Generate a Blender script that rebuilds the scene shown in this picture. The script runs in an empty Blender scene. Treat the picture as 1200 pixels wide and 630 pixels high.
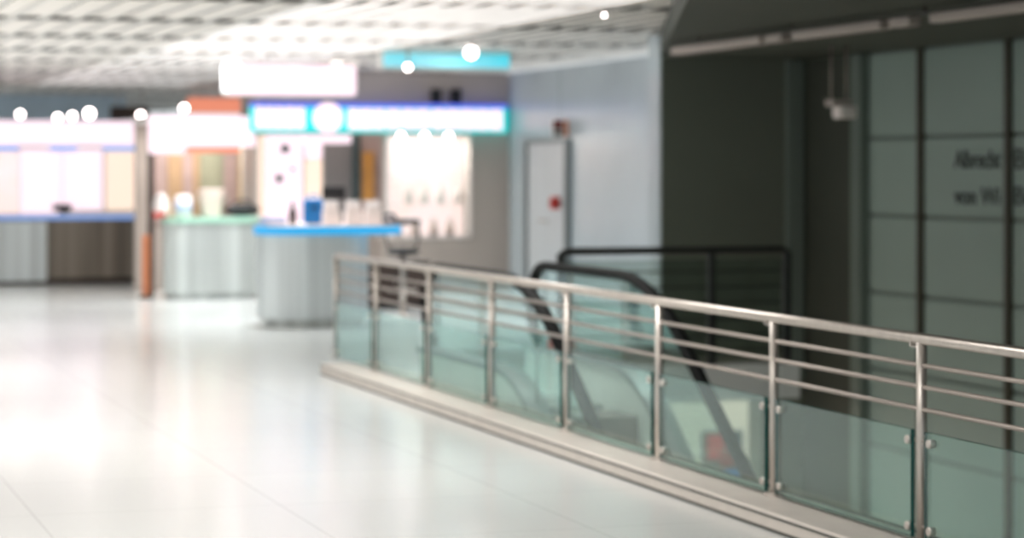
import bpy, bmesh, math, random
from mathutils import Vector, Matrix
random.seed(7)
S = bpy.context.scene
COL = S.collection
F = 2800.0; H = 1.65; HY = 200.0
TH = math.atan(905.0 / F)
CT, ST = math.cos(TH), math.sin(TH)

# ---------------------------------------------------------------- places
def W(D, u, h=0.0):
    """hall frame (D across, u along the railing) -> world"""
    return Vector((D * CT - u * ST, u * CT + D * ST, h))
def zD(x, D):                       # depth at which image column x meets the plane D
    a = (x - 600) / F
    return D / (a * CT + ST)
def uD(x, D):
    z = zD(x, D); X = (x - 600) / F * z
    return -X * ST + z * CT
def inv(x, z):                      # (D, u) of a column at depth z
    X = (x - 600) / F * z
    return X * CT + z * ST, -X * ST + z * CT
def zu(x, u):                       # depth at which column x meets the plane u
    a = (x - 600) / F
    return u / (CT - a * ST)
def hp(y, z):                       # height of image row y at depth z
    return H - (y - HY) * z / F
def at(x, z, h=0.0):
    return Vector(((x - 600) / F * z, z, h))

# ---------------------------------------------------------------- materials
def srgb(c):
    return tuple(((v / 255) / 12.92 if v / 255 <= .04045 else ((v / 255 + .055) / 1.055) ** 2.4) for v in c) + (1,)
def mat(name, rgb, rough=.5, metal=0.0, noise=0.0, nscale=8.0, stretch=None, spec=.5, bump=0.0):
    m = bpy.data.materials.new(name); m.use_nodes = True
    nt = m.node_tree; b = nt.nodes['Principled BSDF']
    c = srgb(rgb)
    b.inputs['Base Color'].default_value = c
    b.inputs['Roughness'].default_value = rough
    b.inputs['Metallic'].default_value = metal
    b.inputs['Specular IOR Level'].default_value = spec
    if noise > 0:
        tc = nt.nodes.new('ShaderNodeTexCoord'); mp = nt.nodes.new('ShaderNodeMapping')
        nz = nt.nodes.new('ShaderNodeTexNoise'); rp = nt.nodes.new('ShaderNodeValToRGB')
        nz.inputs['Scale'].default_value = nscale
        if stretch: mp.inputs['Scale'].default_value = stretch
        nt.links.new(tc.outputs['Object'], mp.inputs['Vector'])
        nt.links.new(mp.outputs['Vector'], nz.inputs['Vector'])
        nt.links.new(nz.outputs['Fac'], rp.inputs['Fac'])
        rp.color_ramp.elements[0].position = .3; rp.color_ramp.elements[1].position = .7
        rp.color_ramp.elements[0].color = tuple(v * (1 - noise) for v in c[:3]) + (1,)
        rp.color_ramp.elements[1].color = tuple(min(1, v * (1 + noise)) for v in c[:3]) + (1,)
        nt.links.new(rp.outputs['Color'], b.inputs['Base Color'])
        if bump:
            bp = nt.nodes.new('ShaderNodeBump'); bp.inputs['Strength'].default_value = bump
            bp.inputs['Distance'].default_value = .01
            nt.links.new(nz.outputs['Fac'], bp.inputs['Height']); nt.links.new(bp.outputs['Normal'], b.inputs['Normal'])
    return m
def emit(name, rgb, strength=1.0, noise=0.0, nscale=4.0, rgb2=None):
    m = bpy.data.materials.new(name); m.use_nodes = True
    nt = m.node_tree; b = nt.nodes['Principled BSDF']
    c = srgb(rgb)
    b.inputs['Base Color'].default_value = tuple(.3 * v for v in c[:3]) + (1,)
    b.inputs['Emission Color'].default_value = c
    b.inputs['Emission Strength'].default_value = strength
    b.inputs['Roughness'].default_value = .4
    if rgb2:
        tc = nt.nodes.new('ShaderNodeTexCoord'); nz = nt.nodes.new('ShaderNodeTexNoise'); rp = nt.nodes.new('ShaderNodeValToRGB')
        nz.inputs['Scale'].default_value = nscale
        nt.links.new(tc.outputs['Object'], nz.inputs['Vector']); nt.links.new(nz.outputs['Fac'], rp.inputs['Fac'])
        rp.color_ramp.elements[0].position = .42; rp.color_ramp.elements[1].position = .58
        rp.color_ramp.elements[0].color = c; rp.color_ramp.elements[1].color = srgb(rgb2)
        nt.links.new(rp.outputs['Color'], b.inputs['Emission Color'])
    return m
def glass(name, tint, ior=1.5, rough=0.0):
    m = bpy.data.materials.new(name); m.use_nodes = True
    nt = m.node_tree; nt.nodes.clear()
    o = nt.nodes.new('ShaderNodeOutputMaterial'); mx = nt.nodes.new('ShaderNodeMixShader')
    t = nt.nodes.new('ShaderNodeBsdfTransparent'); g = nt.nodes.new('ShaderNodeBsdfGlossy'); fr = nt.nodes.new('ShaderNodeFresnel')
    t.inputs['Color'].default_value = srgb(tint)
    g.inputs['Color'].default_value = (.95, 1, .99, 1); g.inputs['Roughness'].default_value = rough
    ge = nt.nodes.new('ShaderNodeNewGeometry'); ma = nt.nodes.new('ShaderNodeMath'); ma.operation = 'MULTIPLY_ADD'
    ma.inputs[1].default_value = 1 / ior - ior; ma.inputs[2].default_value = ior      # leaving the glass: inverse index
    nt.links.new(ge.outputs['Backfacing'], ma.inputs[0]); nt.links.new(ma.outputs[0], fr.inputs['IOR'])
    nt.links.new(fr.outputs[0], mx.inputs[0]); nt.links.new(t.outputs[0], mx.inputs[1]); nt.links.new(g.outputs[0], mx.inputs[2])
    nt.links.new(mx.outputs[0], o.inputs['Surface'])
    return m

M = {}
M['steel'] = mat('brushed_steel', (196, 188, 180), .32, .85, .06, 30, (1, 1, .1))
M['post'] = mat('steel_post', (205, 198, 190), .35, .7, .05, 20, (1, 1, .1))
M['bar'] = mat('steel_bar', (170, 160, 152), .4, .6)
M['curb'] = mat('metal_kerb', (214, 205, 196), .35, .1, .05, 6)
M['curbdark'] = mat('kerb_joint', (70, 72, 66), .6)
M['rubber'] = mat('black_rubber', (8, 11, 11), .6, 0, .1, 20, spec=.15)
M['glass'] = glass('railing_glass', (231, 247, 244), 1.46, .03)
M['clear'] = glass('clear_glass', (250, 252, 251), 1.4, .02)
M['glass_edge'] = mat('glass_edge', (25, 88, 84), .2)
M['eglass'] = glass('balustrade_glass', (240, 252, 251), 1.8, .03)
M['esteel'] = mat('escalator_cladding', (230, 226, 218), .3, .2, .05, 5)
M['step'] = mat('escalator_step', (128, 116, 106), .5, .4, .1, 30)
M['stepedge'] = mat('step_edge', (150, 140, 70), .6)
M['comb'] = mat('comb_plate', (150, 152, 150), .4, .7, .08, 40, (8, 1, 1))
M['red'] = mat('red_paint', (198, 40, 30), .45)
M['reddark'] = mat('dark_red_paint', (150, 44, 34), .5)
M['orange'] = mat('orange_paint', (222, 138, 96), .5)
M['navy'] = mat('navy_fabric', (18, 26, 48), .7, 0, .1, 60)
M['black'] = mat('black_plastic', (22, 22, 24), .5, 0, .1, 20)
M['brown'] = mat('dark_brown_panel', (66, 52, 46), .5, 0, .15, 12, (1, 1, .1))
M['white'] = mat('white_paint', (236, 232, 228), .5, 0, .03, 10)
M['plank'] = mat('white_ceiling_plank', (243, 238, 232), .5, 0, .03, 4)
M['plenum'] = mat('dark_plenum', (80, 90, 88), .9)
M['rail'] = mat('ceiling_rail', (222, 220, 216), .5)
M['soffit'] = mat('dark_soffit', (70, 75, 67), .7, 0, .05, 2)  # darkness of the unlit zone put into the base colour
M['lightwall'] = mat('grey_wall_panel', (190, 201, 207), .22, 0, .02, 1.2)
M['door'] = mat('grey_door', (194, 200, 203), .4, 0, .02, 2)
M['frame'] = mat('door_frame', (120, 128, 130), .4, .3)
M['block'] = mat('dark_wall', (106, 112, 102), .6, 0, .04, 1.5)  # front face's lack of light put into the base colour
M['panel'] = mat('green_grey_panel', (146, 164, 157), .5, 0, .03, 1.0)  # dim light under the soffit partly put into this colour
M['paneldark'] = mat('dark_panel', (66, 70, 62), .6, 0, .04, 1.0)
M['mullion'] = mat('bronze_mullion', (66, 62, 50), .5, .2)
M['pilaster'] = mat('green_grey_pilaster', (112, 124, 117), .5, .1)
M['seam'] = mat('panel_seam', (118, 130, 123), .6)
M['letter'] = mat('dark_lettering', (26, 34, 34), .5)
M['shopwall'] = mat('taupe_wall', (178, 168, 160), .6, 0, .03, 1.5)
M['farwall'] = mat('blue_grey_wall', (182, 202, 218), .6, 0, .12, 1.2)
M['lowfloor'] = mat('beige_floor', (196, 182, 164), .3, 0, .06, 1.0)
M['lowwall'] = mat('beige_wall', (228, 214, 202), .6, 0, .05, 1.0)
M['lampbody'] = mat('lamp_housing', (176, 164, 156), .45, .1)
M['lampdark'] = mat('lamp_bracket', (60, 58, 52), .5)
M['tan'] = mat('tan_wood', (186, 156, 122), .5, 0, .15, 6, (4, 4, .3))
M['olive'] = mat('olive_panel', (158, 160, 136), .6, 0, .08, 5)
M['mauve'] = mat('mauve_panel', (178, 156, 150), .6, 0, .08, 5)
M['greypanel'] = mat('grey_panel', (128, 124, 124), .6, 0, .04, 3)
M['slate'] = mat('slate_column', (66, 80, 82), .5, 0, .05, 3)
M['ochre'] = mat('ochre_banner', (214, 156, 84), .6, 0, .08, 5)
M['bluebox'] = mat('blue_case', (16, 116, 186), .45, 0, .05, 5)
M['csteel'] = mat('steel_counter', (214, 221, 222), .3, .2, .2, 2.2, (3, 3, .05))  # vertical streaks paint reflections into the counter fronts
M['csteel2'] = mat('steel_counter_grey', (188, 193, 190), .3, .2, .3, 2.0, (3, 3, .05))
M['cdark'] = mat('dark_counter_front', (142, 132, 121), .35, .2, .45, 1.6, (2.5, 2.5, .05))  # dark streaked tone paints the reflections of curved steel
M['green'] = mat('green_worktop', (166, 208, 188), .35)
M['pale'] = mat('pale_plastic', (238, 230, 226), .45, 0, .03, 8)
M['cream'] = mat('cream_plastic', (248, 222, 212), .45, 0, .04, 8)
M['paleblue'] = mat('pale_blue_plastic', (196, 204, 232), .45)
M['ewhite'] = emit('lit_white', (255, 232, 242), 1.12)
M['ewarm'] = emit('lit_warm_white', (255, 230, 224), 1.0, rgb2=(255, 236, 236), nscale=2.5)
M['ecream'] = emit('lit_cream', (253, 228, 208), 1.05)
M['estrip'] = emit('lamp_strip', (255, 246, 240), 1.3)
M['plank_glow'] = emit('glowing_ceiling_plank', (250, 246, 242), .40)  # glow added to the plank surface to whiten the bright bays
M['plank_glow'].node_tree.nodes['Principled BSDF'].inputs['Base Color'].default_value = (.8, .78, .76, 1)
M['espot'] = emit('spot_glow', (255, 240, 236), 14)
M['ecyan'] = emit('cyan_glow', (0, 214, 214), 1.0)
M['eblue'] = emit('blue_glow', (96, 112, 235), 1.0)
M['eteal'] = emit('turquoise_glow', (60, 196, 214), 1.1, rgb2=(150, 214, 224), nscale=.8)
M['eledge'] = emit('blue_led_edge', (44, 168, 226), 1.0)
M['eledge2'] = emit('blue_led_edge_pale', (126, 166, 232), .95)
M['eyellow'] = emit('lit_yellow', (250, 214, 110), .95)
M['eorange'] = emit('lit_orange', (246, 150, 120), .85)
M['elow'] = emit('added_lower_fill', (255, 226, 190), 5)

def floor_mat():
    m = mat('polished_tile_floor', (214, 213, 207), .17)
    nt = m.node_tree; b = nt.nodes['Principled BSDF']
    tc = nt.nodes.new('ShaderNodeTexCoord'); mp = nt.nodes.new('ShaderNodeMapping'); br = nt.nodes.new('ShaderNodeTexBrick')
    mp.inputs['Location'].default_value = (-1.34, 0.4, 0)
    br.offset = 0; br.inputs['Scale'].default_value = 1
    br.inputs['Brick Width'].default_value = 1.2; br.inputs['Row Height'].default_value = 1.2
    br.inputs['Mortar Size'].default_value = .004; br.inputs['Mortar Smooth'].default_value = .2
    br.inputs['Color1'].default_value = srgb((220, 222, 219)); br.inputs['Color2'].default_value = srgb((217, 219, 217))
    br.inputs['Mortar'].default_value = srgb((192, 194, 190))
    nt.links.new(tc.outputs['Object'], mp.inputs[0]); nt.links.new(mp.outputs[0], br.inputs['Vector'])
    nt.links.new(br.outputs['Color'], b.inputs['Base Color'])
    b.inputs['Specular IOR Level'].default_value = .6
    return m
M['floor'] = floor_mat()

# ---------------------------------------------------------------- mesh helpers
class MB:
    def __init__(s): s.b = bmesh.new()
    def box(s, x0, x1, y0, y1, z0, z1, bevel=0.0, seg=2, mi=0, vert=False):
        r = bmesh.ops.create_cube(s.b, size=1.0)
        vs = r['verts']
        for v in vs:
            v.co = Vector(((x0 + x1) / 2 + v.co.x * (x1 - x0), (y0 + y1) / 2 + v.co.y * (y1 - y0), (z0 + z1) / 2 + v.co.z * (z1 - z0)))
        fs = {f for v in vs for f in v.link_faces}
        for f in fs: f.material_index = mi
        if bevel > 0:
            es = {e for v in vs for e in v.link_edges}
            if vert: es = {e for e in es if abs(e.verts[0].co.z - e.verts[1].co.z) > 1e-6}
            bmesh.ops.bevel(s.b, geom=list(es), offset=bevel, segments=seg, affect='EDGES', profile=.5)
        return s
    def cyl(s, p, q, r, r2=None, n=16, mi=0):
        p, q = Vector(p), Vector(q); d = q - p
        mtx = Matrix.Translation((p + q) / 2) @ d.to_track_quat('Z', 'Y').to_matrix().to_4x4()
        k = bmesh.ops.create_cone(s.b, cap_ends=True, segments=n, radius1=r, radius2=r if r2 is None else r2, depth=d.length, matrix=mtx)
        for f in {f for v in k['verts'] for f in v.link_faces}:
            f.material_index = mi; f.smooth = len(f.verts) == 4
        return s
    def sphere(s, c, r, mi=0, n=12, sc=(1, 1, 1)):
        k = bmesh.ops.create_uvsphere(s.b, u_segments=n, v_segments=max(6, n // 2), radius=r)
        for v in k['verts']: v.co = Vector((v.co.x * sc[0], v.co.y * sc[1], v.co.z * sc[2])) + Vector(c)
        for f in {f for v in k['verts'] for f in v.link_faces}: f.smooth = True; f.material_index = mi
        return s
    def sweep(s, pts, prof, up=Vector((1, 0, 0)), closed=False):
        """profile (a,b) swept on a path lying in a plane whose normal is `up`"""
        n = len(pts); rings = []
        for i, p in enumerate(pts):
            t = (Vector(pts[min(i + 1, n - 1)]) - Vector(pts[max(i - 1, 0)])).normalized()
            nn = t.cross(up).normalized()
            rings.append([s.b.verts.new(Vector(p) + up * a + nn * b) for a, b in prof])
        m = len(prof)
        for i in range(n - 1):
            for j in range(m):
                f = s.b.faces.new((rings[i][j], rings[i][(j + 1) % m], rings[i + 1][(j + 1) % m], rings[i + 1][j])); f.smooth = m > 6
        s.b.faces.new(rings[0][::-1]); s.b.faces.new(rings[-1])
        return s
    def tube(s, pts, r, n=10):
        pts = [Vector(p) for p in pts]; rings = []; prev = None
        for i, p in enumerate(pts):
            t = (pts[min(i + 1, len(pts) - 1)] - pts[max(i - 1, 0)]).normalized()
            a = prev if prev is not None else (Vector((0, 0, 1)) if abs(t.z) < .9 else Vector((1, 0, 0)))
            a = (a - t * a.dot(t)).normalized(); prev = a
            b = t.cross(a)
            rings.append([s.b.verts.new(p + (a * math.cos(k * 2 * math.pi / n) + b * math.sin(k * 2 * math.pi / n)) * r) for k in range(n)])
        for i in range(len(pts) - 1):
            for j in range(n):
                f = s.b.faces.new((rings[i][j], rings[i][(j + 1) % n], rings[i + 1][(j + 1) % n], rings[i + 1][j])); f.smooth = True
        s.b.faces.new(rings[0][::-1]); s.b.faces.new(rings[-1])
        return s
    def lathe(s, prof, c=(0, 0, 0), n=20):
        rings = []
        for r, z in prof:
            rings.append([s.b.verts.new((c[0] + r * math.cos(k * 2 * math.pi / n), c[1] + r * math.sin(k * 2 * math.pi / n), c[2] + z)) for k in range(n)])
        for i in range(len(prof) - 1):
            for j in range(n):
                f = s.b.faces.new((rings[i][j], rings[i][(j + 1) % n], rings[i + 1][(j + 1) % n], rings[i + 1][j])); f.smooth = True
        s.b.faces.new(rings[0][::-1]); s.b.faces.new(rings[-1])
        return s
    def prism(s, poly, z0, z1):
        a = [s.b.verts.new((x, y, z0)) for x, y in poly]; b = [s.b.verts.new((x, y, z1)) for x, y in poly]
        n = len(poly)
        s.b.faces.new(a[::-1]); s.b.faces.new(b)
        for i in range(n): s.b.faces.new((a[i], a[(i + 1) % n], b[(i + 1) % n], b[i]))
        return s
    def strip(s, lo, hi, x0, x1, ends=True):
        """plate between two polylines (y,z), from x0 to x1; end faces get material 1"""
        n = len(lo); V = []
        for (a, b) in zip(lo, hi):
            V.append([s.b.verts.new((x0, a[0], a[1])), s.b.verts.new((x1, a[0], a[1])), s.b.verts.new((x1, b[0], b[1])), s.b.verts.new((x0, b[0], b[1]))])
        for i in range(n - 1):
            for j in range(4):
                f = s.b.faces.new((V[i][j], V[i][(j + 1) % 4], V[i + 1][(j + 1) % 4], V[i + 1][j]))
                if j in (0, 2): f.material_index = 1
        for f in (s.b.faces.new(V[0][::-1]), s.b.faces.new(V[-1])): f.material_index = 1
        return s
def build(name, mb, mats, parent=None, loc=None, rot=None, label=None):
    bmesh.ops.recalc_face_normals(mb.b, faces=mb.b.faces)
    me = bpy.data.meshes.new(name); mb.b.to_mesh(me); mb.b.free()
    for m in (mats if isinstance(mats, (list, tuple)) else [mats]): me.materials.append(m)
    o = bpy.data.objects.new(name, me); COL.objects.link(o)
    if parent: o.parent = parent
    if loc is not None: o.location = loc
    if rot is not None: o.rotation_euler = (0, 0, rot)
    if label: o['label'] = label
    return o
def tag(o, label, cat, group=None, kind=None):
    o['label'] = label; o['category'] = cat
    if group: o['group'] = group
    if kind: o['kind'] = kind
    return o
def thing(name, label, cat, loc, rot=TH, group=None):
    o = bpy.data.objects.new(name, None); COL.objects.link(o)
    o.location = loc; o.rotation_euler = (0, 0, rot); o.empty_display_size = .2
    return tag(o, label, cat, group)
def struct(name, mb, mats, loc=(0, 0, 0), rot=TH, parent=None):
    o = build(name, mb, mats, parent, loc, rot); o['kind'] = 'structure'; return o
def dup(o, loc, label=None, parent=None):
    c = o.copy(); COL.objects.link(c)
    if parent is None:
        c.location = loc
        if label: c['label'] = label
    else: c.parent = parent
    for ch in list(o.children): dup(ch, None, None, c)
    return c

# ---------------------------------------------------------------- key dimensions
DR = 4.758            # railing line
DK0, DK1, HK = 4.495, 4.86, .085    # kerb
DW = 10.0             # right hand wall
UB = 21.6             # dark wall block
US = 31.06            # shop wall
HC = 3.0              # ceiling
DA, DB = 4.96, 5.80   # escalator balustrades
UEND = 17.46          # escalator far end

# ---------------------------------------------------------------- the setting
fl = MB()
fl.box(-24, DK1, -6, 60, -.45, 0)
fl.box(DK1, 6.05, 15.75, 60, -.45, 0)
fl.box(6.05, 8.49, 21.0, 60, -.45, 0)
fl.box(8.49, DW, UB, 60, -.45, 0)
fl.box(DW, 17, UB, 60, -.45, -.05)
fl.box(6.05, 8.66, 18.76, 18.94, -.3, 0)
struct('floor', fl, M['floor'])
struct('trim_21', MB().box(6.05, 8.49, 20.97, 20.999, -.45, -.004).box(8.46, DW, UB - .03, UB - .001, -.45, -.004), M['block'])
struct('floor_lower', MB().box(-4, 17, -6, 34, -4.3, -4.0), M['lowfloor'])
struct('wall_lower', MB().box(-4, 17, 27, 27.3, -4, -.45), M['lowwall'])
struct('trim_1', MB().box(DK0, DK1, -4, uD(390, 4.6), 0, HK, .012).box(DK0 - .006, DK0 + .01, -4, uD(390, 4.6), .0, .012, mi=1).box(DK0 - .004, DK0 + .02, -4, uD(390, 4.6), .062, .072, mi=1).box(DK1 - .02, DK1 + .006, -4, uD(390, 4.6), .07, HK + .003, mi=1), [M['curb'], M['curbdark']])

# main ceiling: thin white planks under a dark plenum, in bays parallel to the railing
PITCH = .278
ce = MB(); ra = MB()
ce.box(-24, DW + .2, -6, 60, HC + .14, HC + .3, mi=1)
bays = [(-9.44, -7.06, 0), (-7.06, -4.68, 1), (-4.68, -2.3, 0), (-2.3, -.08, 1), (-.08, 2.3, 0), (2.3, 4.36, 0), (4.36, 6.74, 1), (6.74, 10.0, 0)]
joints = [21.4 + 2.8 * k for k in range(-8, 12)]
strips = []
for d0, d1, lit in bays:
    n = round((d1 - d0) / PITCH); p = (d1 - d0) / n
    for i in range(n):
        x0 = d0 + i * p
        for k in range(len(joints) - 1):
            ce.box(x0 + .028, x0 + p - .05, joints[k] + .29, joints[k + 1] - .29, HC, HC + .004, mi=3 if lit and joints[k] < 38 else 0)
        if lit: strips.append((x0 + p - .02, i))
        ce.box(x0 + p - .045, x0 + p + .025, joints[0], joints[-1], HC + .012, HC + .03, mi=2)
    ce.box(d0 - .03, d0 + .03, joints[0], joints[-1], HC, HC + .08, mi=2)
struct('ceiling', ce, [M['plank'], M['plenum'], M['rail'], M['plank_glow']])
for x, i in strips:
    s = build('strip_light', MB().box(x - .02, x + .02, 2, 27, HC - .008, HC - .003), M['estrip'], None, W(0, 0), TH)
    tag(s, 'thin bright white light line running between white ceiling planks', 'ceiling light', 'light lines in the planked ceiling')

# dark soffit on the right
sof = MB().prism([(-.9, -4), (3.5, 8), (8.08, 20.5), (8.50, UB), (DW + .2, UB), (DW + .2, -4)], 2.75, 3.0 - .04)
struct('ceiling_soffit', sof, M['soffit'])

# right wall: light far stretch, dark block, panelled near stretch
u597, u776 = uD(597, DW), uD(776, DW)
lw = MB().box(DW, DW + .3, UB + .3, u597 + .3, -.4, HC - .02)
us = uD(656, DW); lw.box(DW - .004, DW + .01, us - .008, us + .008, hp(140, zD(656, DW)), HC - .03, mi=1)
struct('wall_right', lw, [M['lightwall'], M['frame']])
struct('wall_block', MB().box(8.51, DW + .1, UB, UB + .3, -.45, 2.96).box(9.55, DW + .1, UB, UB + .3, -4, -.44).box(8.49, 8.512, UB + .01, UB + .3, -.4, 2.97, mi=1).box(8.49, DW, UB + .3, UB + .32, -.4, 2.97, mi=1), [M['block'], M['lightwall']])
pw = MB()
pw.box(DW + .03, DW + .4, -4, UB, -4, 2.75, mi=1)
mulls = [uD(1013, DW), uD(1080, DW), uD(1183, DW)]
step = (mulls[0] - mulls[2]) / 2
ml = mulls + [mulls[2] - step * k for k in range(1, 9)]
hs = [2.74, 1.95, 1.24, .53, -.18, -.89, -1.6, -2.3, -3.0, -3.98]
for k in range(len(ml) - 1):
    for j in range(len(hs) - 1):
        pw.box(DW, DW + .04, ml[k + 1] + .05, ml[k] - .05, hs[j + 1] + .018, hs[j] - .018, .004, 1, mi=0)
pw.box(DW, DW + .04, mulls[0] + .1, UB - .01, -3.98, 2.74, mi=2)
struct('wall_panelled', pw, [M['panel'], M['seam'], M['paneldark']])
for k, u in enumerate(ml):
    w = .085 if k else .2
    struct('trim_%d' % (k + 2), MB().box(DW - (.035 if k else .1), DW + .02, u - w / 2, u + w / 2, -3.98, 2.74, .008), M['mullion'] if k else M['pilaster'])
uc = uD(930, DW - .1)
struct('trim_20', MB().box(DW - .2, DW - .02, UB - .1, UB - .005, -.4, 2.74, .01), M['pilaster'])

# double door in the light wall
ua, ub = uD(668, DW), uD(620, DW); hd = hp(168, zD(645, DW))
dr = MB()
for u in (ua, ub): dr.box(DW - .07, DW + .02, u - .06, u + .06, 0, hd, .008)
dr.box(DW - .05, DW + .02, ua - .06, ub + .06, hd, hd + .05, .006)
door = struct('door_1', dr, M['frame'])
um = (ua + ub) / 2
for a, b in ((ua + .06, um - .004), (um + .004, ub - .06)):
    build('door_leaf', MB().box(DW - .035, DW + .02, a, b, .01, hd, .004), M['door'], door)
for k in (-1, 1):
    build('door_handle', MB().tube([(DW - .03, um + k * .09, 1.0), (DW - .09, um + k * .09, 1.0), (DW - .09, um + k * .22, 1.0)], .012), M['steel'], door)

# shop wall closing the hall behind the information counter
D0s = inv(303, zu(303, US))[0]; D1s = inv(452, zu(452, US))[0]; D2s = inv(551, zu(551, US))[0]
zz = zu(500, US)
hs0, hs1 = hp(277, zz), hp(158, zz)
sw = MB()
sw.box(D2s, DW, US, US + .3, 0, HC - .02)                 # taupe pier
sw.box(D1s, D2s, US, US + .3, 0, hs0)                     # sill
sw.box(D0s, D2s, US, US + .3, hs1, HC - .02)              # over the opening
REC = 1.0
def cheek(x, t, zt):                                       # side wall of the recess, splayed
    D, u = inv(x, zu(x, US)); D2, u2 = inv(x, zu(x, US + REC))
    sw.prism([(D, US), (D - t, US), (D2 - t, US + REC), (D2, US + REC)], 0, zt)
cheek(303, .04, HC - .02)
cheek(452, .05, hs1)
sw.box(D0s, DW, US + REC, US + REC + .2, 0, HC - .02)          # back
struct('wall_shop', sw, M['shopwall'])
struct('wall_far', MB().box(-24, D0s, 42.5, 42.8, 0, HC - .02), M['farwall'])

# ---------------------------------------------------------------- steel and glass railing
posts_px = [1080, 910, 773, 665, 577, 503, 441, 396]
us_ = [uD(x, DR) for x in posts_px]
u_end = us_[-1]
sp = (us_[0] - us_[-2]) / 6 * -1
us_ = [us_[0] + sp * k for k in range(-3, 8)]
us_[-1] = min(us_[-1], us_[0] + 99)
u_end = us_[-1] = uD(394, DR)
rl = thing('railing', 'long stainless steel and glass guard railing on the kerb beside the escalator', 'railing', W(DR, u_end, HK))
def L(D, u, h): return Vector((D - DR, u - u_end, h - HK))
u0 = us_[0] - .3
build('handrail', MB().tube([L(DR, u0, .94), L(DR, u_end - .03, .94), L(DR, u_end, .925), L(DR, u_end + .005, .89)], .024, 14), M['steel'], rl)
for hb in (.828, .737, .642):
    build('cross_bar', MB().cyl(L(DR, u0, hb), L(DR, u_end, hb), .0105), M['bar'], rl)
for k, u in enumerate(us_):
    pm = MB().cyl(L(DR, u, HK), L(DR, u, .925), .022)
    pm.cyl(L(DR, u, HK), L(DR, u, HK + .012), .05)
    pm.box(-.02, .02, u - u_end + .06, u - u_end + .075, .905 - HK, .925 - HK).box(-.012, .012, u - u_end, u - u_end + .075, .9 - HK, .908 - HK)
    build('post', pm, M['post'], rl)
for k in range(len(us_) - 1):
    a, b = us_[k] + .03, us_[k + 1] - .09
    gp = MB().strip([(a - u_end, .10 - HK), (b - u_end, .10 - HK)], [(a - u_end, .556 - HK), (b - u_end, .556 - HK)], -.036, -.018)
    g = build('glass_panel', gp, [M['glass'], M['glass_edge']], rl)
    for uu in (a + .03, b - .045):
        for hh in (.51, .145):
            c = MB().cyl(L(DR - .042, uu, hh), L(DR - .012, uu, hh), .018)
            e = us_[k] if uu < (a + b) / 2 else us_[k + 1]
            c.cyl(L(DR - .012, uu, hh), L(DR, e, hh), .009)
            build('clamp', c, M['post'], g)

# ---------------------------------------------------------------- escalator descending towards the viewer
UV = 15.2; SL = math.radians(35)
def path(off, ua, ub, n=30):
    """offset of the nosing line: flat for u > UV, falling at 35 degrees below; (u, h) from high u to low"""
    R = 1.1 + off; t = (1.1) * math.tan(SL / 2)
    cu, chh = UV + t, -1.1                     # arc centre
    pts = []
    if ua > cu: pts.append((ua, off))
    for i in range(13):
        a = SL * i / 12
        pts.append((cu - R * math.sin(a), chh + R * math.cos(a)))
    lu, lh = pts[-1]
    if ub < lu: pts.append((ub, lh - (lu - ub) * math.tan(SL)))
    return pts
es = thing('escalator', 'escalator with glass sides and black handrails descending beyond the railing', 'escalator', W((DA + DB) / 2, UEND, 0))
DM = (DA + DB) / 2
def E(D, u, h): return (D - DM, u - UEND, h)
UBOT = 9.6
def resample(p, n=40):
    tot = [0]
    for a, b in zip(p, p[1:]): tot.append(tot[-1] + math.hypot(b[0] - a[0], b[1] - a[1]))
    out = []
    for i in range(n):
        t = tot[-1] * i / (n - 1); k = 0
        while k < len(tot) - 2 and tot[k + 1] < t: k += 1
        f = (t - tot[k]) / max(1e-9, tot[k + 1] - tot[k])
        out.append((p[k][0] + (p[k + 1][0] - p[k][0]) * f, p[k][1] + (p[k + 1][1] - p[k][1]) * f))
    return out
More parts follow.
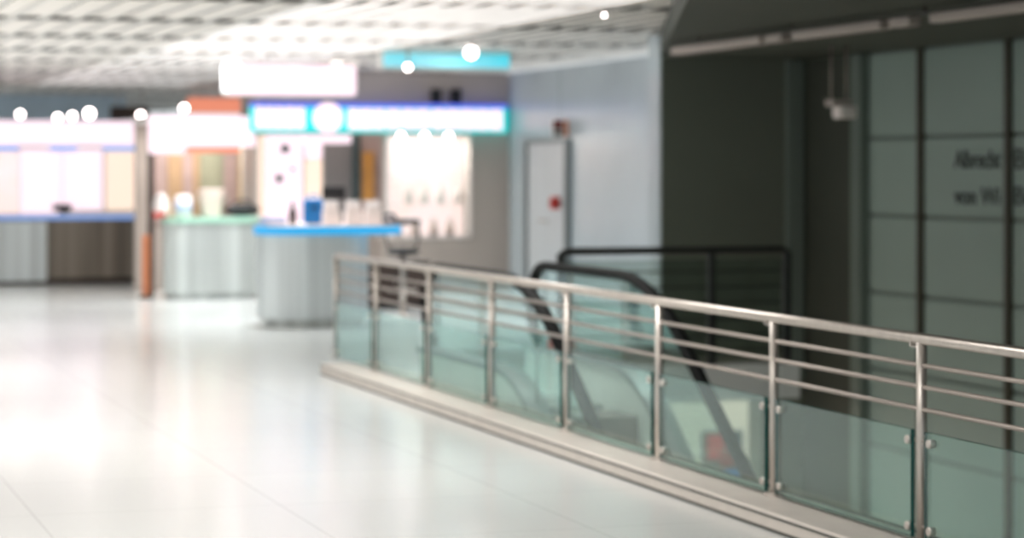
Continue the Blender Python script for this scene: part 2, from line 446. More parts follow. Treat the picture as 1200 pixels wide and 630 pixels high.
for D in (DA, DB):
    top = path(.93, UEND - .32, UBOT); deck = path(.31, UEND, UBOT)
    # handrail with a rounded newel at the far end
    nu = UEND - .32; arc = []
    for i in range(13):
        a = math.pi * i / 12
        arc.append((nu + .31 * math.sin(a), .62 - .31 * math.cos(a)))
    full = arc[2:] + top[1:]
    prof = [(.046 * math.cos(q * math.pi / 6) , .036 * math.sin(q * math.pi / 6)) for q in range(12)]
    build('handrail', MB().sweep([Vector(E(D, u, h)) for u, h in full], prof), M['rubber'], es)
    # glass: newel piece, flat, bend, incline
    lo = [(nu + .3 * math.sin(math.pi * i / 12), min(.62, .62 - .3 * math.cos(math.pi * i / 12))) for i in range(7)]
    gl = MB().strip([(nu + .29 * math.sin(math.pi * i / 16) - UEND, .62 - .3 * math.cos(math.pi * i / 16)) for i in range(9)],
                    [(nu + .29 * math.sin(math.pi * i / 16) - UEND, .62 + .3 * math.cos(math.pi * i / 16)) for i in range(9)], D - DM - .006, D - DM + .006)
    build('glass_panel', gl, [M['eglass'], M['glass_edge']], es)
    cuts = [(nu, UV + .02), (UV + .0, UV - 1.25), (UV - 1.26, UV - 3.4), (UV - 3.41, UBOT)]
    tp = resample(path(.905, nu, UBOT), 90); dk = resample(path(.31, nu, UBOT), 90)
    idx = [0, 24, 42, 66, 89]
    for a, b in zip(idx, idx[1:]):
        lo_ = [(p[0] - UEND, p[1]) for p in dk[a:b + 1]]; hi_ = [(p[0] - UEND, p[1]) for p in tp[a:b + 1]]
        build('glass_panel', MB().strip(lo_, hi_, D - DM - .006, D - DM + .006), [M['eglass'], M['glass_edge']], es)
    # deck and skirt panel
    dkp = resample(path(.31, UEND, UBOT), 50)
    build('deck', MB().sweep([Vector(E(D, u, h)) for u, h in dkp], [(-.075, -.03), (.075, -.03), (.075, .012), (-.075, .012)]), M['comb'], es)
    sk_lo = [(p[0] - UEND, p[1]) for p in resample(path(-.12, UEND, UBOT), 50)]; sk_hi = [(p[0] - UEND, p[1]) for p in resample(path(.29, UEND, UBOT), 50)]
    build('skirt_panel', MB().strip(sk_lo, sk_hi, D - DM - .05, D - DM + .05), [M['esteel'], M['esteel']], es)
# truss under the incline
tr_lo = [(p[0] - UEND, p[1]) for p in resample(path(-1.0, UV + .5, UBOT), 40)]; tr_hi = [(p[0] - UEND, p[1]) for p in resample(path(-.14, UV + .5, UBOT), 40)]
build('truss_cladding', MB().strip(tr_lo, tr_hi, DA - DM - .06, DB - DM + .06), [M['esteel'], M['esteel']], es)
build('comb_plate', MB().box(DA - DM + .06, DB - DM - .06, UV + .5 - UEND, UV + 1.2 - UEND, -.02, .012, .004), M['comb'], es)
# steps
run, rise = .4, .4 * math.tan(SL)
for k in range(13):
    uu = UV + .22 - k * run; hh = 0 if k < 1 else -(k) * rise + .06
    stp = MB().box(DA - DM + .055, DB - DM - .055, uu - run - UEND, uu - UEND, hh - .03, hh, .006, 1)
    stp.box(DA - DM + .055, DB - DM - .055, uu - run - UEND, uu - run + .02 - UEND, hh - rise + .0, hh - .025, mi=0)
    build('step', stp, M['step'], es)
build('stop_button', MB().box(DB - DM - .1, DB - DM - .05, UEND - .75 - UEND, -.68, .33, .40, .01), M['red'], es, label='small red stop button box')

# ---------------------------------------------------------------- dark barrier closing the opening behind the escalator
ubr = 18.85; d0, d1 = 6.52, 8.58
br = thing('barrier', 'dark metal barrier of horizontal bars in front of the dark wall', 'barrier', W(d0, ubr, 0))
M['bdark'] = mat('dark_barrier_metal', (34, 36, 34), .5, .2)
build('top_rail', MB().tube([(0, 0, .8), (0, 0, .93), (.02, 0, .962), (.06, 0, .975), (1.0, 0, .975), (d1 - d0 - .06, 0, .975), (d1 - d0 - .02, 0, .96), (d1 - d0, 0, .93), (d1 - d0, 0, .8)], .032), M['bdark'], br)
for x in (0, 1.36, d1 - d0):
    build('post', MB().box(x - .03, x + .03, -.03, .03, 0, .96, .006), M['bdark'], br)
for j in range(6):
    build('cross_bar', MB().cyl((.03, 0, .12 + j * .135), (d1 - d0 - .03, 0, .12 + j * .135), .008), M['bdark'], br)
M['smoke'] = glass('barrier_glass', (228, 234, 230), 1.3, .05)
for a, b in ((.04, 1.32), (1.4, d1 - d0 - .04)):
    build('infill_panel', MB().box(a, b, .015, .025, .06, .9), M['smoke'], br, label='tinted glass infill panel')

# ---------------------------------------------------------------- lamps under the soffit
DL = 7.56
def hl(x): return uD(x, DL)
tr = thing('lighting_trunking', 'long pinkish grey lamp rail slung under the dark soffit', 'lamp rail', W(DL, hl(1000), 2.75))
uz = hl(1000)
for a, b in ((1330, 1096), (1072, 1048), (1038, 934), (922, 902), (896, 792)):
    ua_, ub_ = hl(a), hl(b)
    build('lamp_housing', MB().box(-.05, .05, ua_ - uz, ub_ - uz, -.12, -.055, .012), M['lampbody'], tr)
build('carrier_rail', MB().box(-.018, .018, hl(1330) - uz, hl(790) - uz, -.06, -.035), M['lampdark'], tr)
for x in (1200, 1084, 928, 820):
    build('hanger', MB().cyl((0, hl(x) - uz, -.05), (0, hl(x) - uz, 0), .012), M['lampdark'], tr)
zl = 21.0
hang = thing('hanging_lamp', 'small white box lamp hanging from two thin rods before the dark wall', 'lamp', at(986, zl, 2.75), .3)
hb = hp(140, zl) - 2.75; ht = hp(117, zl) - 2.75
build('lamp_body', MB().prism([(-.12, -.08), (.06, -.08), (.06, .08), (-.12, .08)], ht - .055, ht), M['lampbody'], hang)
build('lens', MB().box(-.055, .11, -.1, .08, hb + .01, ht - .05, .02), M['pale'], hang)
for x in (-.1, .045): build('rod', MB().cyl((x, 0, ht - .02), (x, 0, 0), .009), M['lampbody'], hang)

# ---------------------------------------------------------------- lettering on the panelled wall
def word(txt, xpx, ypx_base, cap_px, label, wpx):
    z = zD(xpx, DW); u = uD(xpx, DW)
    c = bpy.data.curves.new('w', 'FONT'); c.body = txt; c.extrude = .006; c.offset = .006; c.size = 1
    o = bpy.data.objects.new('w', c); COL.objects.link(o)
    dg = bpy.context.evaluated_depsgraph_get(); me = bpy.data.meshes.new_from_object(o.evaluated_get(dg))
    bpy.data.objects.remove(o)
    xs = [v.co.x for v in me.vertices]; ys = [v.co.y for v in me.vertices]
    cap = cap_px * z / F
    k = cap / max(ys); wt = abs(uD(xpx + wpx, DW) - u) / (max(xs) - min(xs))
    for v in me.vertices: v.co = Vector((v.co.x * wt, v.co.y * k, v.co.z))
    me.materials.append(M['letter'])
    w = bpy.data.objects.new('wall_lettering', me); COL.objects.link(w)
    w.location = W(DW - .003, u, hp(ypx_base, z)); w.rotation_euler = (math.pi / 2, 0, TH - math.pi / 2)
    tag(w, label, 'lettering'); return w
word('Albrecht', 1119, 197, 21, 'dark lettering of the upper word on the panelled wall, left of the mullion', 54)
word('von Wi', 1119, 239, 20, 'dark lettering of the lower word on the panelled wall, left of the mullion', 53)
word('Br', 1188, 198, 24, 'dark upper lettering cut off by the photo edge, right of the mullion', 24)
word('Be', 1188, 240, 22, 'dark lower lettering cut off by the photo edge, right of the mullion', 24)

# door sign and alarm box
zs = zD(661, DW) - .15
sg = thing('pictogram_sign', 'red and orange pictogram sign projecting from the light wall above the door', 'sign', at(660, zs, hp(161, zs)))
wd = 27 * zs / F / CT / 2; hg = 21 * zs / F
build('sign_board', MB().box(-wd, wd, -.012, .012, 0, hg, .004), M['white'], sg)
build('pictogram', MB().box(-wd * .9, -.01, -.018, -.01, hg * .45, hg * .95), M['reddark'], sg)
build('pictogram', MB().box(wd * .05, wd * .92, -.018, -.01, hg * .08, hg * .95), M['orange'], sg)
pg = MB()
for x in (-wd * .7, -wd * .35): pg.sphere((x, -.02, hg * .8), .014, sc=(1, .4, 1)).box(x - .014, x + .014, -.024, -.014, hg * .5, hg * .73)
for x in (-wd * .7, -wd * .45, -wd * .2): pg.box(x - .016, x + .016, -.018, -.011, hg * .1, hg * .35)
build('pictogram', pg, M['letter'], sg)
build('bracket', MB().box(wd - .02, wd + .55, .0, .02, hg * .4, hg * .55), M['frame'], sg)
zf = zD(660, DW)
fa = thing('fire_alarm_box', 'small red alarm box on the grey door beside its frame', 'alarm', W(DW - .035, uD(658, DW), hp(245, zf)))
build('housing', MB().box(-.11, 0, -.06, .06, 0, .16, .015), M['red'], fa)
build('button', MB().cyl((-.05, -.06, .08), (-.05, -.075, .08), .035).cyl((-.11, 0, .08), (-.125, 0, .08), .035), M['reddark'], fa)

# ---------------------------------------------------------------- counters
def span(xl, xr, z):
    """front edge whose right end stands at column xr, depth z, and whose left end shows at column xl"""
    b = at(xr, z); a = (xl - 600) / F
    s = (a * b.y - b.x) / (CT - a * ST)
    return b + Vector((CT, ST, 0)) * s / 2, -s
def counter(name, label, xl, xr, z, ytop, rad, dep, mbody, mtop, ttop, plinth, over=0.0):
    loc, w = span(xl, xr, z)
    hh = hp(ytop, z)
    t = thing(name, label, 'counter', loc)
    b = MB().box(-w / 2, w / 2 - over, 0, dep, .09, hh - ttop, rad, 8, vert=True)
    build('body', b, mbody, t)
    build('plinth', MB().box(-w / 2 + .05, w / 2 - .05 - over, .05, dep - .05, 0, .09, max(.01, rad - .05), 6, vert=True), M[plinth], t)
    build('counter_top', MB().box(-w / 2 - .02, w / 2 + .02, -.02, dep + .02, hh - ttop, hh, rad, 8, vert=True), mtop, t)
    return t, w, hh
c2, w2, h2 = counter('information_counter', 'rounded steel counter with glowing blue top edge, nearest to the railing', 313, 478, 25.4, 265, .42, .95, M['csteel'], M['eledge'], .085, 'csteel2', .34)
c1, w1, h1 = counter('sales_counter', 'grey steel counter with green top between the two blue edged counters', 194, 307, 30.8, 254, .25, .45, M['csteel2'], M['green'], .075, 'csteel2')
c0, w0, h0 = counter('sales_counter', 'dark fronted counter with pale blue top edge at the left of the hall', -150, 166, 35.1, 252, .25, .9, M['cdark'], M['eledge2'], .055, 'brown')
# pale left end of that front, a bright reflection painted as a panel
build('pale_reflection', MB().box(-w0 / 2, -w0 / 2 + (184 * 35.5 / F / CT), -.03, .02, .05, h0 - .08, .01), M['csteel'], c0, label='painted pale reflection on the steel front')
build('top_slab', MB().box(-w2 / 2 + .05, w2 / 2 - .05, .03, .92, h2, h2 + .018, .3, 8, vert=True), M['cream'], c2)
build('top_slab', MB().box(-w0 / 2 + .03, w0 / 2 - .03, .02, .88, h0, h0 + .012), M['pale'], c0)
h2 += .018; h0 += .012

# ---------------------------------------------------------------- kiosk fascias, backs and roofs
def kiosk(label, xl, xr, z, yt, yb, back, dep, wallmat, ext=0.0):
    loc, w = span(xl, xr, z)
    t = thing('kiosk', label, 'kiosk', loc)
    ht_, hb_ = hp(yt, z), hp(yb, z)
    build('fascia', MB().box(-w / 2, w / 2, -.12, .06, hb_, ht_, .03, 3), M['ewhite'], t, label='glowing white fascia box')
    build('roof', MB().box(-w / 2 + .02, w / 2 - .02, .05, dep + .2, ht_ - .1, ht_), M['white'], t)
    build('back_wall', MB().box(-w / 2 + .02, w / 2 - .02 + ext, dep, dep + .12, 0, ht_ - .1), M[wallmat], t)
    for x in (-w / 2 + .05,):
        build('pillar', MB().box(x - .04, x + .04, .07, .15, 0, ht_ - .1), M[back], t)
    return t, w, hb_, ht_
k0, wk0, hb0, ht0 = kiosk('brightly lit white kiosk with glowing fascia behind the dark fronted counter', -160, 168, 36.5, 142, 171, 'white', 1.2, 'white', .5)
k1, wk1, hb1, ht1 = kiosk('kiosk with white glowing fascia and tan back panels behind the green topped counter', 174, 301, 32.1, 136, 172, 'brown', 1.2, 'shopwall', .16)
# lit display panels of the left kiosk
zb = 36.2 + 2.15
def kpanel(t, z0, xl, xr, yt, yb, m, name, dep, hmin=None, zx=None, thick=.03, label=None):
    """panel on a kiosk back wall, given by where the picture shows it"""
    zz_ = t.location.y + dep
    # local coordinates of columns xl, xr on the plane y=dep of thing t
    def lx(x):
        a = (x - 600) / F
        # world point on the plane: base + n*s + u*dep
        b = t.location
        # (b.x + CT*s - ST*dep) = a*(b.y + ST*s + CT*dep)
        return (a * (b.y + CT * dep) - b.x + ST * dep) / (CT - a * ST)
    x0, x1 = lx(xl), lx(xr); b = t.location
    zc = b.y + ST * (x0 + x1) / 2 + CT * dep
    return build(name, MB().box(x0, x1, dep - thick, dep, hp(yb, zc) - b.z, hp(yt, zc) - b.z, .008, 1), m, t, label=label)
for xl, xr, yb_, m in ((-120, -40, 245, 'ewhite'), (-38, 22, 250, 'ewarm'), (24, 72, 250, 'ewhite'), (74, 120, 246, 'ewhite'), (124, 166, 246, 'ecream'), (167.5, 178, 330, 'brown')):
    kpanel(k0, 0, xl, xr, 175, yb_, M[m], 'display_panel', 1.2)
for xl, xr in ((-30, 22), (58, 90), (120, 162)):
    kpanel(k0, 0, xl, xr, 168.5, 177, M['eledge2'], 'header_board', -.03)
# panels of the middle kiosk
for xl, xr, m in ((178, 196, 'mauve'), (196, 214, 'tan'), (214, 226, 'mauve'), (226, 234, 'tan'), (234, 262, 'olive'), (262, 279, 'mauve')):
    kpanel(k1, 0, xl, xr - .5, 168, 262, M[m], 'back_panel', 1.2)
kpanel(k1, 0, 281, 298, 172, 262, M['eyellow'], 'display_panel', 1.18, label='glowing yellow and white panel')
kpanel(k1, 0, 285, 292, 182, 236, M['ewhite'], 'display_panel', 1.15)
kpanel(k1, 0, 219, 281, 169, 179, M['eorange'], 'header_board', -.02, label='orange red strip under the fascia')
kpanel(k1, 0, 174, 216, 170, 180, M['ewhite'], 'header_board', -.02)

# orange display strip between left and middle counters
zo = 31.0
ob = thing('banner_stand', 'narrow orange banner stand in the gap between the left and middle counters', 'banner', at(171, zo, 0))
build('foot', MB().box(-.09, .09, -.09, .09, 0, .03, .008), M['lampdark'], ob)
build('banner', MB().box(-.05, .05, -.01, .01, .03, hp(275, zo), .004), M['orange'], ob)
build('pole', MB().cyl((0, .02, .03), (0, .02, hp(275, zo)), .012), M['steel'], ob)

# orange sign far behind
zo = 39.5
os_ = thing('hanging_sign', 'wide orange red sign hanging high behind the middle kiosk', 'sign', at(256, zo, HC + .02))
wd = 74 * zo / F / 2
build('sign_board', MB().box(-wd, wd, -.04, .04, hp(134, zo) - HC, hp(116, zo) - HC, .01), M['eorange'], os_)
for x in (-wd * .7, wd * .7): build('rod', MB().cyl((x, 0, hp(117, zo) - HC), (x, 0, 0), .012), M['steel'], os_)
bo = thing('hanging_sign', 'brown board hanging high above the gap between left and middle kiosks', 'sign', at(152, zo, HC + .02))
build('sign_board', MB().box(-.32, .32, -.04, .04, hp(142, zo) - HC, hp(126, zo) - HC, .01), M['brown'], bo)
for x in (-.2, .2): build('rod', MB().cyl((x, 0, hp(127, zo) - HC), (x, 0, 0), .012), M['steel'], bo)

# white light box hung above the middle kiosk
zo = 29.5
lb = thing('light_box', 'large glowing white box hanging from the ceiling above the middle kiosk', 'light box', at(343, zo, HC))
wd = 150 * zo / F / CT / 2
build('housing', MB().box(-wd, wd, 0, .3, hp(112, zo) - HC, hp(75, zo) - HC, .05, 3), M['white'], lb)
build('diffuser', MB().box(-wd + .03, wd - .03, -.02, .02, hp(111, zo) - HC, hp(76, zo) - HC, .03, 3), M['ewhite'], lb)
for x in (-wd * .8, wd * .8): build('rod', MB().cyl((x, .15, hp(81, zo) - HC), (x, .15, .145), .012), M['steel'], lb)

# turquoise light strip at the ceiling before the shop wall
zo = 26.8
ts = thing('light_strip', 'turquoise glowing light strip under the ceiling above the blue sign', 'light strip', at(524, zo, HC))
wd = 150 * zo / F / CT / 2
build('housing', MB().box(-wd, wd, .02, .2, -.22, .02, .01), M['rail'], ts)
build('diffuser', MB().box(-wd + .02, wd - .02, -.03, .03, hp(79, zo) - HC, hp(61, zo) - HC - .02, .02), M['eteal'], ts)

# blue fascia sign on the shop wall
zz0 = zu(445, US - .15)
sn = thing('shop_sign', 'long glowing blue and white fascia sign on the taupe shop wall', 'sign', at(445, zz0, hp(155, zz0)))
def sx(x): return kx(sn, x, 0)
def kx(t, x, dep):
    a = (x - 600) / F; b = t.location
    return (a * (b.y + CT * dep) - b.x + ST * dep) / (CT - a * ST)
sh = hp(121, zz0) - hp(155, zz0)
x0, x1 = sx(294), sx(595)
build('light_box', MB().box(x0, x1, 0, .15, .03, sh - .05, .01), M['ecyan'], sn, label='cyan glowing sign box')
build('top_edge', MB().box(x0, x1, -.01, .15, sh - .06, sh, .01), M['eblue'], sn, label='blue glowing upper edge')
build('bottom_edge', MB().box(x0, x1, -.01, .15, 0, .04, .01), M['ecyan'], sn)
def sblob(a, b, y0=.08, y1=.82):
    b += .9
    build('letter', MB().box(sx(a), sx(b), -.02, .01, sh * y0, sh * y1, .02, 2), M['ewhite'], sn)
for a, b in ((299, 308), (310, 319), (321, 331), (333, 345), (347, 356)): sblob(a, b, .1, .84)
build('emblem', MB().cyl((sx(384), -.03, sh * .5), (sx(384), .01, sh * .5), sh * .52, n=28), M['ewhite'], sn, label='round white emblem')
for a, b in ((408, 420), (422, 436), (438, 450), (453, 468), (471, 485), (487, 503), (506, 520), (522, 537), (539, 556), (558, 571), (573, 588)): sblob(a, b)

# ---------------------------------------------------------------- shop window and entrance behind the information counter
rw = thing('shop_window', 'brightly lit display window under the blue sign beside the taupe pier', 'window display', at(500, zu(500, US), hs0))
def lxw(x, d): return kx(rw, x, d)
build('window_back', MB().box(lxw(452, 0) + .16, lxw(551, 0) + .12, .4, .45, 0, hs1 - hs0), M['ewarm'], rw)
build('window_frame', MB().box(lxw(452, 0), lxw(551, 0), -.03, .45, -.03, 0, .005).box(lxw(552, 0) - .03, lxw(552, 0), -.03, .02, 0, hs1 - hs0).box(lxw(452, 0), lxw(452, 0) + .03, -.03, .02, 0, hs1 - hs0), M['pale'], rw)
build('pane', MB().box(lxw(452, 0) + .03, lxw(551, 0) - .03, .0, .008, 0, hs1 - hs0), M['clear'], rw)
for j in (.42, .8): build('shelf', MB().box(lxw(452, 0) + .14, lxw(551, 0) - .03, .15, .4, j, j + .02), M['clear'], rw)
bt = None
for j, (x, sh_) in enumerate(((466, 0), (479, .445), (487, 0), (497, .445), (508, 0), (516, .445), (527, 0), (537, .445))):
    m_ = ('cream', 'pale', 'cream', 'pale')[j % 4]
    o = build('display_jar', MB().lathe([(.0, 0), (.05, 0), (.06, .05), (.055, .15), (.025, .2), (.03, .24), (0, .24)], n=14), M[m_], None, rw.matrix_world @ Vector((0, 0, 0)))
    o.location = rw.location + Vector((CT * lxw(x, .27) - ST * .27, ST * lxw(x, .27) + CT * .27, sh_ + .001))
    tag(o, 'small pale jar standing in the lit display window', 'jar', 'jars in the lit display window')

bw = thing('shop_entrance', 'row of shop panels and lit posters in the recess behind the information counter', 'shop fitting', at(376, zu(376, US), 0))
for xl, xr, yt, yb, m, nm, lab in ((311, 354, 158, 266, 'ewhite', 'lit_poster', 'bright white lit poster'), (357, 377, 158, 186, 'ewhite', 'lit_poster', None),
        (357, 377, 187, 266, 'ecream', 'lit_poster', 'cream lit panel'), (379, 412, 160, 266, 'greypanel', 'panel', 'plain grey panel'),
        (412, 420, 150, 266, 'slate', 'column', 'dark slate column'), (424, 438, 178, 235, 'ochre', 'banner', 'orange ochre banner'),
        (421, 452, 158, 266, 'mauve', 'panel', None), (303, 310, 158, 266, 'ecream', 'panel', None)):
    d_ = .95 if nm in ('column', 'banner') else 1.0
    kpanel(bw, 0, xl, xr, yt, yb, M[m], nm, d_, thick=.1 if nm == 'column' else .03, label=lab)
pd = MB()
for x, y, r in ((334, 174, .05), (327, 209, .045), (343, 198, .022)):
    zc = zu(x, US + .95); pd.cyl((kx(bw, x, .96), .93, hp(y, zc)), (kx(bw, x, .96), .98, hp(y, zc)), r * 1.25)
build('poster_mark', pd, M['slate'], bw, label='dark round marks on the white poster')
lt = MB()
hq = hp(167, zu(376, US)); 
for a, b in ((316, 352), (356, 410)): lt.box(kx(bw, a, .3), kx(bw, b, .3), .2, .45, hp(168, zu(376, US) + .3), hp(157, zu(376, US) + .3), .02)
build('light_panel', lt, M['ewhite'], bw, label='glowing ceiling panels at the entrance')

# ---------------------------------------------------------------- spot lamps
def spot(name, label, x, y, z, r, base, group):
    t = thing(name, label, 'lamp', at(x, z, base), 0, group)
    hh = hp(y, z) - base
    s = 1 if hh > 0 else -1
    build('stem', MB().cyl((0, .05, 0), (0, .05, hh), .012), M['steel'], t)
    build('lamp_head', MB().cyl((0, .12, hh), (0, -.02, hh), r * .8, r * 1.1), M['white'], t)
    build('bulb', MB().sphere((0, -.02, hh), r, sc=(1, .5, 1)), M['espot'], t)
    return t
for x, y, lab in ((24, 134, 'round spot lamp on the left kiosk roof, farthest left'), (68, 138, 'small round spot lamp on the left kiosk, second from the left'),
                  (85, 136, 'round spot lamp on the left kiosk, third from the left'), (105, 133, 'largest round spot lamp on the left kiosk'),
                  (165, 135, 'round spot lamp at the right end of the left kiosk')):
    spot('spot_lamp', lab, x, y, 36.55, .05 if x != 105 else .07, ht0, 'spot lamps on the kiosks')
spot('spot_lamp', 'round spot lamp on the middle kiosk above its white fascia', 216, 127, 32.5, .05, ht1, 'spot lamps on the kiosks')
for x, lab in ((470, 'left of three bright lamps at the top of the display window'), (498, 'middle of three bright lamps at the top of the display window'), (526, 'right of three bright lamps at the top of the display window')):
    spot('spot_lamp', lab, x, 160, zu(x, US) - .25, .045, HC * 0 + hp(155, zu(x, US)), 'window spot lamps')
for x, y, lab in ((478, 79, 'ceiling spot lamp left of the turquoise light strip'), (552, 62, 'ceiling spot lamp at the turquoise light strip'), (708, 18, 'small warm ceiling spot over the light grey wall')):
    zq = 26.0 if x < 700 else 20.5
    spot('spot_lamp', lab, x, y, zq, {552: .06, 478: .035}.get(x, .014), HC + .01, 'ceiling spot lamps')
# dark boxes above the sign
for x, lab in ((512, 'left dark box on top of the blue sign'), (535, 'right dark box on top of the blue sign')):
    zq = zu(x, US - .1)
    o = build('junction_box', MB().box(-.07, .07, 0, .09, 0, .2, .012), M['black'], None, at(x, zq, hp(121, zz0)), TH)
    tag(o, lab, 'box')

# ---------------------------------------------------------------- things on the counters
def put(t, x, h, dep=.35):
    s = kx(t, x, dep)
    return t.location + Vector((CT * s - ST * dep, ST * s + CT * dep, h))
holders = []
for x, m, lab in ((388, 'pale', 'white leaflet holder on the blue edged counter, left of three'), (414, 'pale', 'white leaflet holder on the blue edged counter, middle of three'), (437, 'pale', 'white leaflet holder on the blue edged counter, right of three')):
    t = thing('leaflet_holder', lab, 'leaflet holder', put(c2, x, h2), TH, 'leaflet holders on the counter')
    build('tray', MB().box(-.085, .085, -.05, .06, 0, .02, .005).box(-.085, .085, -.05, -.04, 0, .1, .003).box(-.09, -.08, -.05, .06, 0, .14, .003).box(.08, .09, -.05, .06, 0, .14, .003), M['pale'], t)
    b = MB()
    for k in range(4):
        y = -.03 + k * .022
        b.box(-.075, .075, y, y + .016, .02, .2 + k * .018, .002, 1)
    build('leaflets', b, M[m], t)
bx = thing('carrying_case', 'bright blue case standing on the blue edged counter', 'case', put(c2, 367, h2, .5))
build('shell', MB().box(-.105, .105, -.06, .06, 0, .27, .03, 3), M['bluebox'], bx)
build('handle', MB().tube([(-.05, 0, .265), (-.05, 0, .30), (-.03, 0, .315), (.03, 0, .315), (.05, 0, .30), (.05, 0, .265)], .01), M['bluebox'], bx)
build('clasp', MB().box(-.03, .03, -.068, -.058, .16, .2, .003), M['navy'], bx)
mo = thing('monitor', 'black monitor standing behind the leaflet holders', 'monitor', put(c2, 391, h2, .75))
build('screen', MB().box(-.13, .13, -.02, .015, .26, .40, .012), M['black'], mo)
build('stand', MB().cyl((0, .01, .015), (0, .01, .28), .014).cyl((0, .01, 0), (0, .01, .018), .08), M['black'], mo)
bo2 = thing('bottle', 'dark brown bottle left of the blue case', 'bottle', put(c2, 343, h2, .5))
build('glass_body', MB().lathe([(0, 0), (.038, 0), (.042, .02), (.042, .14), (.016, .19), (.015, .23), (0, .23)]), M['brown'], bo2)
build('cap', MB().cyl((0, 0, .228), (0, 0, .245), .018), M['black'], bo2)
pb = build('paper_stack', MB().box(-.13, .13, -.09, .09, 0, .045, .004).box(-.12, .12, -.085, .085, .045, .085, .004), M['paleblue'], None, put(c2, 320, h2, .4), TH)
tag(pb, 'pale stack of papers at the left end of the blue edged counter', 'papers')
nv = thing('telephone', 'dark navy desk telephone at the right end of the blue edged counter', 'telephone', put(c2, 455, h2, .45))
build('base', MB().box(-.08, .08, -.07, .07, 0, .05, .015), M['navy'], nv)
build('handset', MB().tube([(-.07, 0, .05), (-.065, 0, .09), (-.03, 0, .1), (.03, 0, .1), (.065, 0, .09), (.07, 0, .05)], .02), M['navy'], nv)

jar = thing('jar', 'white round jar at the left of the green topped counter', 'jar', put(c1, 189, h1), TH)
build('vessel', MB().lathe([(0, 0), (.07, 0), (.1, .06), (.105, .16), (.08, .22), (.085, .24), (0, .24)]), M['pale'], jar)
build('lid', MB().lathe([(0, .238), (.088, .238), (.07, .27), (.015, .285), (.015, .305), (0, .305)]), M['pale'], jar)
j2 = thing('canister', 'white and pale blue canister beside the tapered bucket', 'canister', put(c1, 215, h1), TH)
build('vessel', MB().lathe([(0, 0), (.1, 0), (.11, .03), (.11, .25), (.09, .28), (0, .28)]), M['pale'], j2)
build('label_band', MB().cyl((.0, 0, .06), (0, 0, .2), .1125, n=20), M['paleblue'], j2, label='pale blue band')
bk = thing('bucket', 'cream tapered bucket in the middle of the green topped counter', 'bucket', put(c1, 248, h1, .3), TH)
build('vessel', MB().lathe([(0, 0), (.1, 0), (.115, .03), (.165, .34), (.175, .36), (.155, .36), (.14, .3), (0, .28)]), M['cream'], bk)
build('handle', MB().tube([(-.165, 0, .3), (-.2, 0, .26), (-.18, 0, .2), (-.145, 0, .17)], .01), M['steel'], bk)
build('handle', MB().tube([(.165, 0, .3), (.2, 0, .26), (.18, 0, .2), (.145, 0, .17)], .01), M['steel'], bk)
bg = thing('bag', 'low black bag lying at the right end of the green topped counter', 'bag', put(c1, 284, h1, .4), TH)
build('body', MB().sphere((0, 0, .085), .1, n=20, sc=(2.4, 1.1, .85)), M['black'], bg)
build('strap', MB().tube([(-.12, 0, .15), (-.08, 0, .2), (0, 0, .215), (.08, 0, .2), (.12, 0, .15)], .012), M['black'], bg)
rd = build('sweet_box', MB().box(-.075, .075, -.05, .05, 0, .05, .008).box(-.078, .078, -.053, .053, .045, .065, .006), M['red'], None, put(c1, 187, h1, .08), TH)
tag(rd, 'small red box in front of the white jar on the green counter', 'box')
tm = thing('card_terminal', 'small dark till display on the left counter', 'till display', put(c0, 73, h0, .4), TH)
build('screen', MB().box(-.14, .14, -.015, .015, .05, .15, .01), M['navy'], tm)
build('stand', MB().box(-.03, .03, .0, .03, 0, .08, .004).box(-.08, .08, -.05, .06, 0, .012, .003), M['black'], tm)

# ---------------------------------------------------------------- bar stool and cabinet beside the counter
zst = 27.0
stl = thing('bar_stool', 'dark bar stool with curved back beside the end of the counter', 'stool', at(472, zst, 0), TH)
build('seat', MB().lathe([(0, .70), (.15, .70), (.18, .72), (.185, .75), (.16, .775), (0, .78)], n=24), M['black'], stl)
bk_ = [(.17 * math.cos(a), .17 * math.sin(a)) for a in [math.radians(-40 + 200 * i / 14) for i in range(15)]]
build('backrest', MB().tube([(x, y, 1.07) for x, y in bk_], .032), M['black'], stl)
build('back_stay', MB().tube([(.12, -.1, .75), (.16, -.11, .9), (.13, -.11, 1.07)], .013), M['black'], stl)
build('back_stay', MB().tube([(-.14, .08, .75), (-.18, .07, .9), (-.16, .06, 1.07)], .013), M['black'], stl)
build('column', MB().cyl((0, 0, .03), (0, 0, .72), .03), M['steel'], stl)
build('foot_ring', MB().tube([(.15 * math.cos(a), .15 * math.sin(a), .3) for a in [2 * math.pi * i / 20 for i in range(21)]], .012).cyl((-.15, 0, .3), (.15, 0, .3), .008), M['steel'], stl)
build('base', MB().lathe([(0, 0), (.2, 0), (.2, .012), (.05, .03), (0, .035)], n=24), M['steel'], stl)
zcb = 28.6
cb = thing('cabinet', 'dark brown low cabinet behind the stool and the railing', 'cabinet', at(466, zcb, 0), TH)
wc = 72 * zcb / F / CT / 2; hc = hp(306, zcb)
build('body', MB().box(-wc, wc, 0, .45, .05, hc - .03, .006), M['brown'], cb)
build('cabinet_top', MB().box(-wc - .015, wc + .015, -.02, .46, hc - .03, hc, .006), M['black'], cb)
build('plinth', MB().box(-wc + .03, wc - .03, .03, .43, 0, .05), M['black'], cb)
for s in (-1, 1):
    d_ = build('door', MB().box(min(s * .006, s * (wc - .01)), max(s * .006, s * (wc - .01)), -.018, 0, .07, hc - .05, .004), M['brown'], cb)
    build('door_handle', MB().cyl((s * .03, -.035, hc * .5), (s * .03, -.035, hc * .5 + .1), .007), M['steel'], d_)

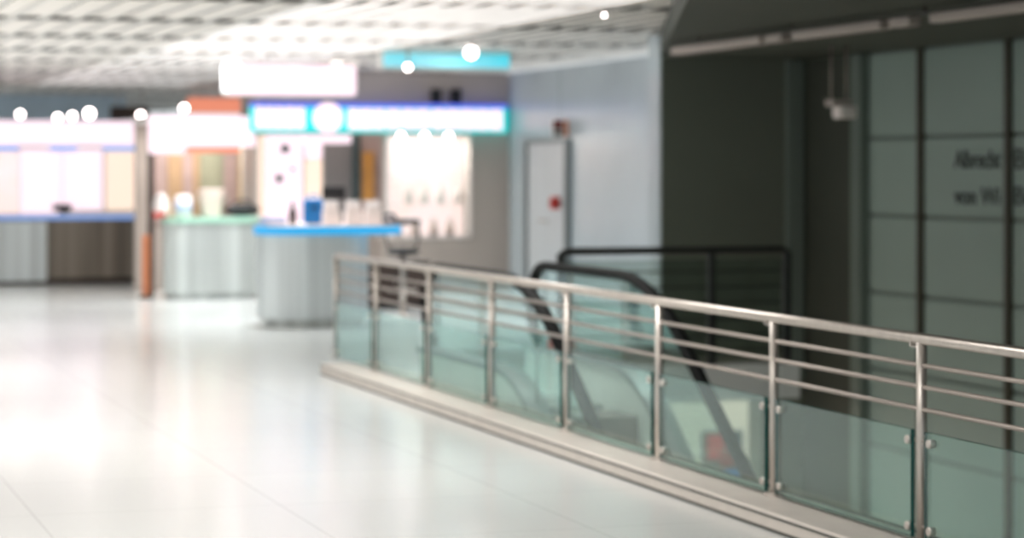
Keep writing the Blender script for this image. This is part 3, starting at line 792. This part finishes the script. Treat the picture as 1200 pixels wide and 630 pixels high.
# poster on the lower part of the panelled wall
zp = zu(846, 27)
po = thing('poster', 'red and dark poster on the beige wall below floor level, seen past the escalator', 'poster', at(846, zp - .02, hp(568, zp)))
k_ = zp / F
build('board', MB().box(-26 * k_, 26 * k_, -.02, .0, 0, 64 * k_, .004), M['slate'], po)
build('picture', MB().box(-20 * k_, 2 * k_, -.028, -.018, 30 * k_, 60 * k_), M['red'], po)
build('picture', MB().box(-4 * k_, 22 * k_, -.03, -.018, 22 * k_, 40 * k_), M['reddark'], po)
build('picture', MB().box(2 * k_, 24 * k_, -.028, -.018, 3 * k_, 18 * k_), M['bluebox'], po)

# ---------------------------------------------------------------- light
def area(name, D, u, h, sx_, sy_, power, col=(1, .95, .92)):
    l = bpy.data.lights.new(name, 'AREA'); l.shape = 'RECTANGLE'; l.size = sx_; l.size_y = sy_; l.energy = power; l.color = col
    o = bpy.data.objects.new(name, l); COL.objects.link(o); o.location = W(D, u, h); o.rotation_euler = (0, 0, TH); return o
def fill_light(D, u, sx_, sy_, power, col=(1, .97, .955), h=HC - .03):  # added ceiling fill, spread narrowed so no source shows
    o = area('added_ceiling_fill', D, u, h, sx_, sy_, power, col); o.data.spread = math.radians(140); return o
for u in (0, 5, 10, 15, 20, 25, 30, 39.5):
    for D in (-7.5, -3.4, 1.0):
        fill_light(D, u, .6, 2.0, 78 if u > 12 else 36)
for u in (25.5, 29.5): fill_light(5.6, u, .4, 1.6, 75, (.93, .97, 1))
for D, u in ((1.4, 3.5), (2.6, 8), (3.8, 12.5), (4.6, 17)): fill_light(D, u, .5, 1.8, 22 + u * 1.6)
fill_light(7.2, 29.6, .4, 1.0, 40)
fill_light(7.6, 25, .4, 1.2, 34, (.94, .98, 1))
# lights added to brighten the kiosk, shop recess and display window
def inside(t, x0, y0, h, sx_, sy_, power, col=(1, .93, .88)):
    l = bpy.data.lights.new('added_interior_fill', 'AREA'); l.shape = 'RECTANGLE'; l.size = sx_; l.size_y = sy_; l.energy = power; l.color = col
    o = bpy.data.objects.new('added_interior_fill', l); COL.objects.link(o)
    b = t.location; o.location = (b.x + CT * x0 - ST * y0, b.y + ST * x0 + CT * y0, h); o.rotation_euler = (0, 0, TH)
inside(k1, 0, .5, ht1 - .12, 1.0, .5, 26)
inside(bw, kx(bw, 400, .5), .5, HC - .1, .8, .4, 9)
inside(rw, lxw(500, .2), .2, hs1 - .03, .9, .15, 14)
fill_light(-1.2, 21, .5, 1.6, 45)
area('added_lower_fill', 6.5, 20.5, -.5, 4, 2, 110, (1, .94, .87))  # unseen lights added to brighten the lower hall
area('added_lower_fill', 9.5, 24.8, -.5, 5, 1.2, 160, (1, .94, .87))
wd_ = bpy.data.worlds.new('World'); S.world = wd_; wd_.use_nodes = True
bgn = wd_.node_tree.nodes['Background']
bgn.inputs['Color'].default_value = (.93, .98, 1.0, 1); bgn.inputs['Strength'].default_value = .8

# ---------------------------------------------------------------- camera
cd = bpy.data.cameras.new('camera'); cam = bpy.data.objects.new('camera', cd); COL.objects.link(cam)
cam.location = (0, 0, H); cam.rotation_euler = (math.pi / 2, 0, 0)
cd.sensor_width = 36; cd.lens = 36 * F / 1200; cd.shift_y = (HY - 315) / 1200
cd.clip_end = 200
cd.dof.use_dof = True; cd.dof.focus_distance = 7.84; cd.dof.aperture_fstop = 2.0
S.camera = cam
S.view_settings.view_transform = 'Standard'; S.view_settings.look = 'None'
S.view_settings.exposure = 0.0; S.view_settings.gamma = 1.0; S.view_settings.use_curve_mapping = False
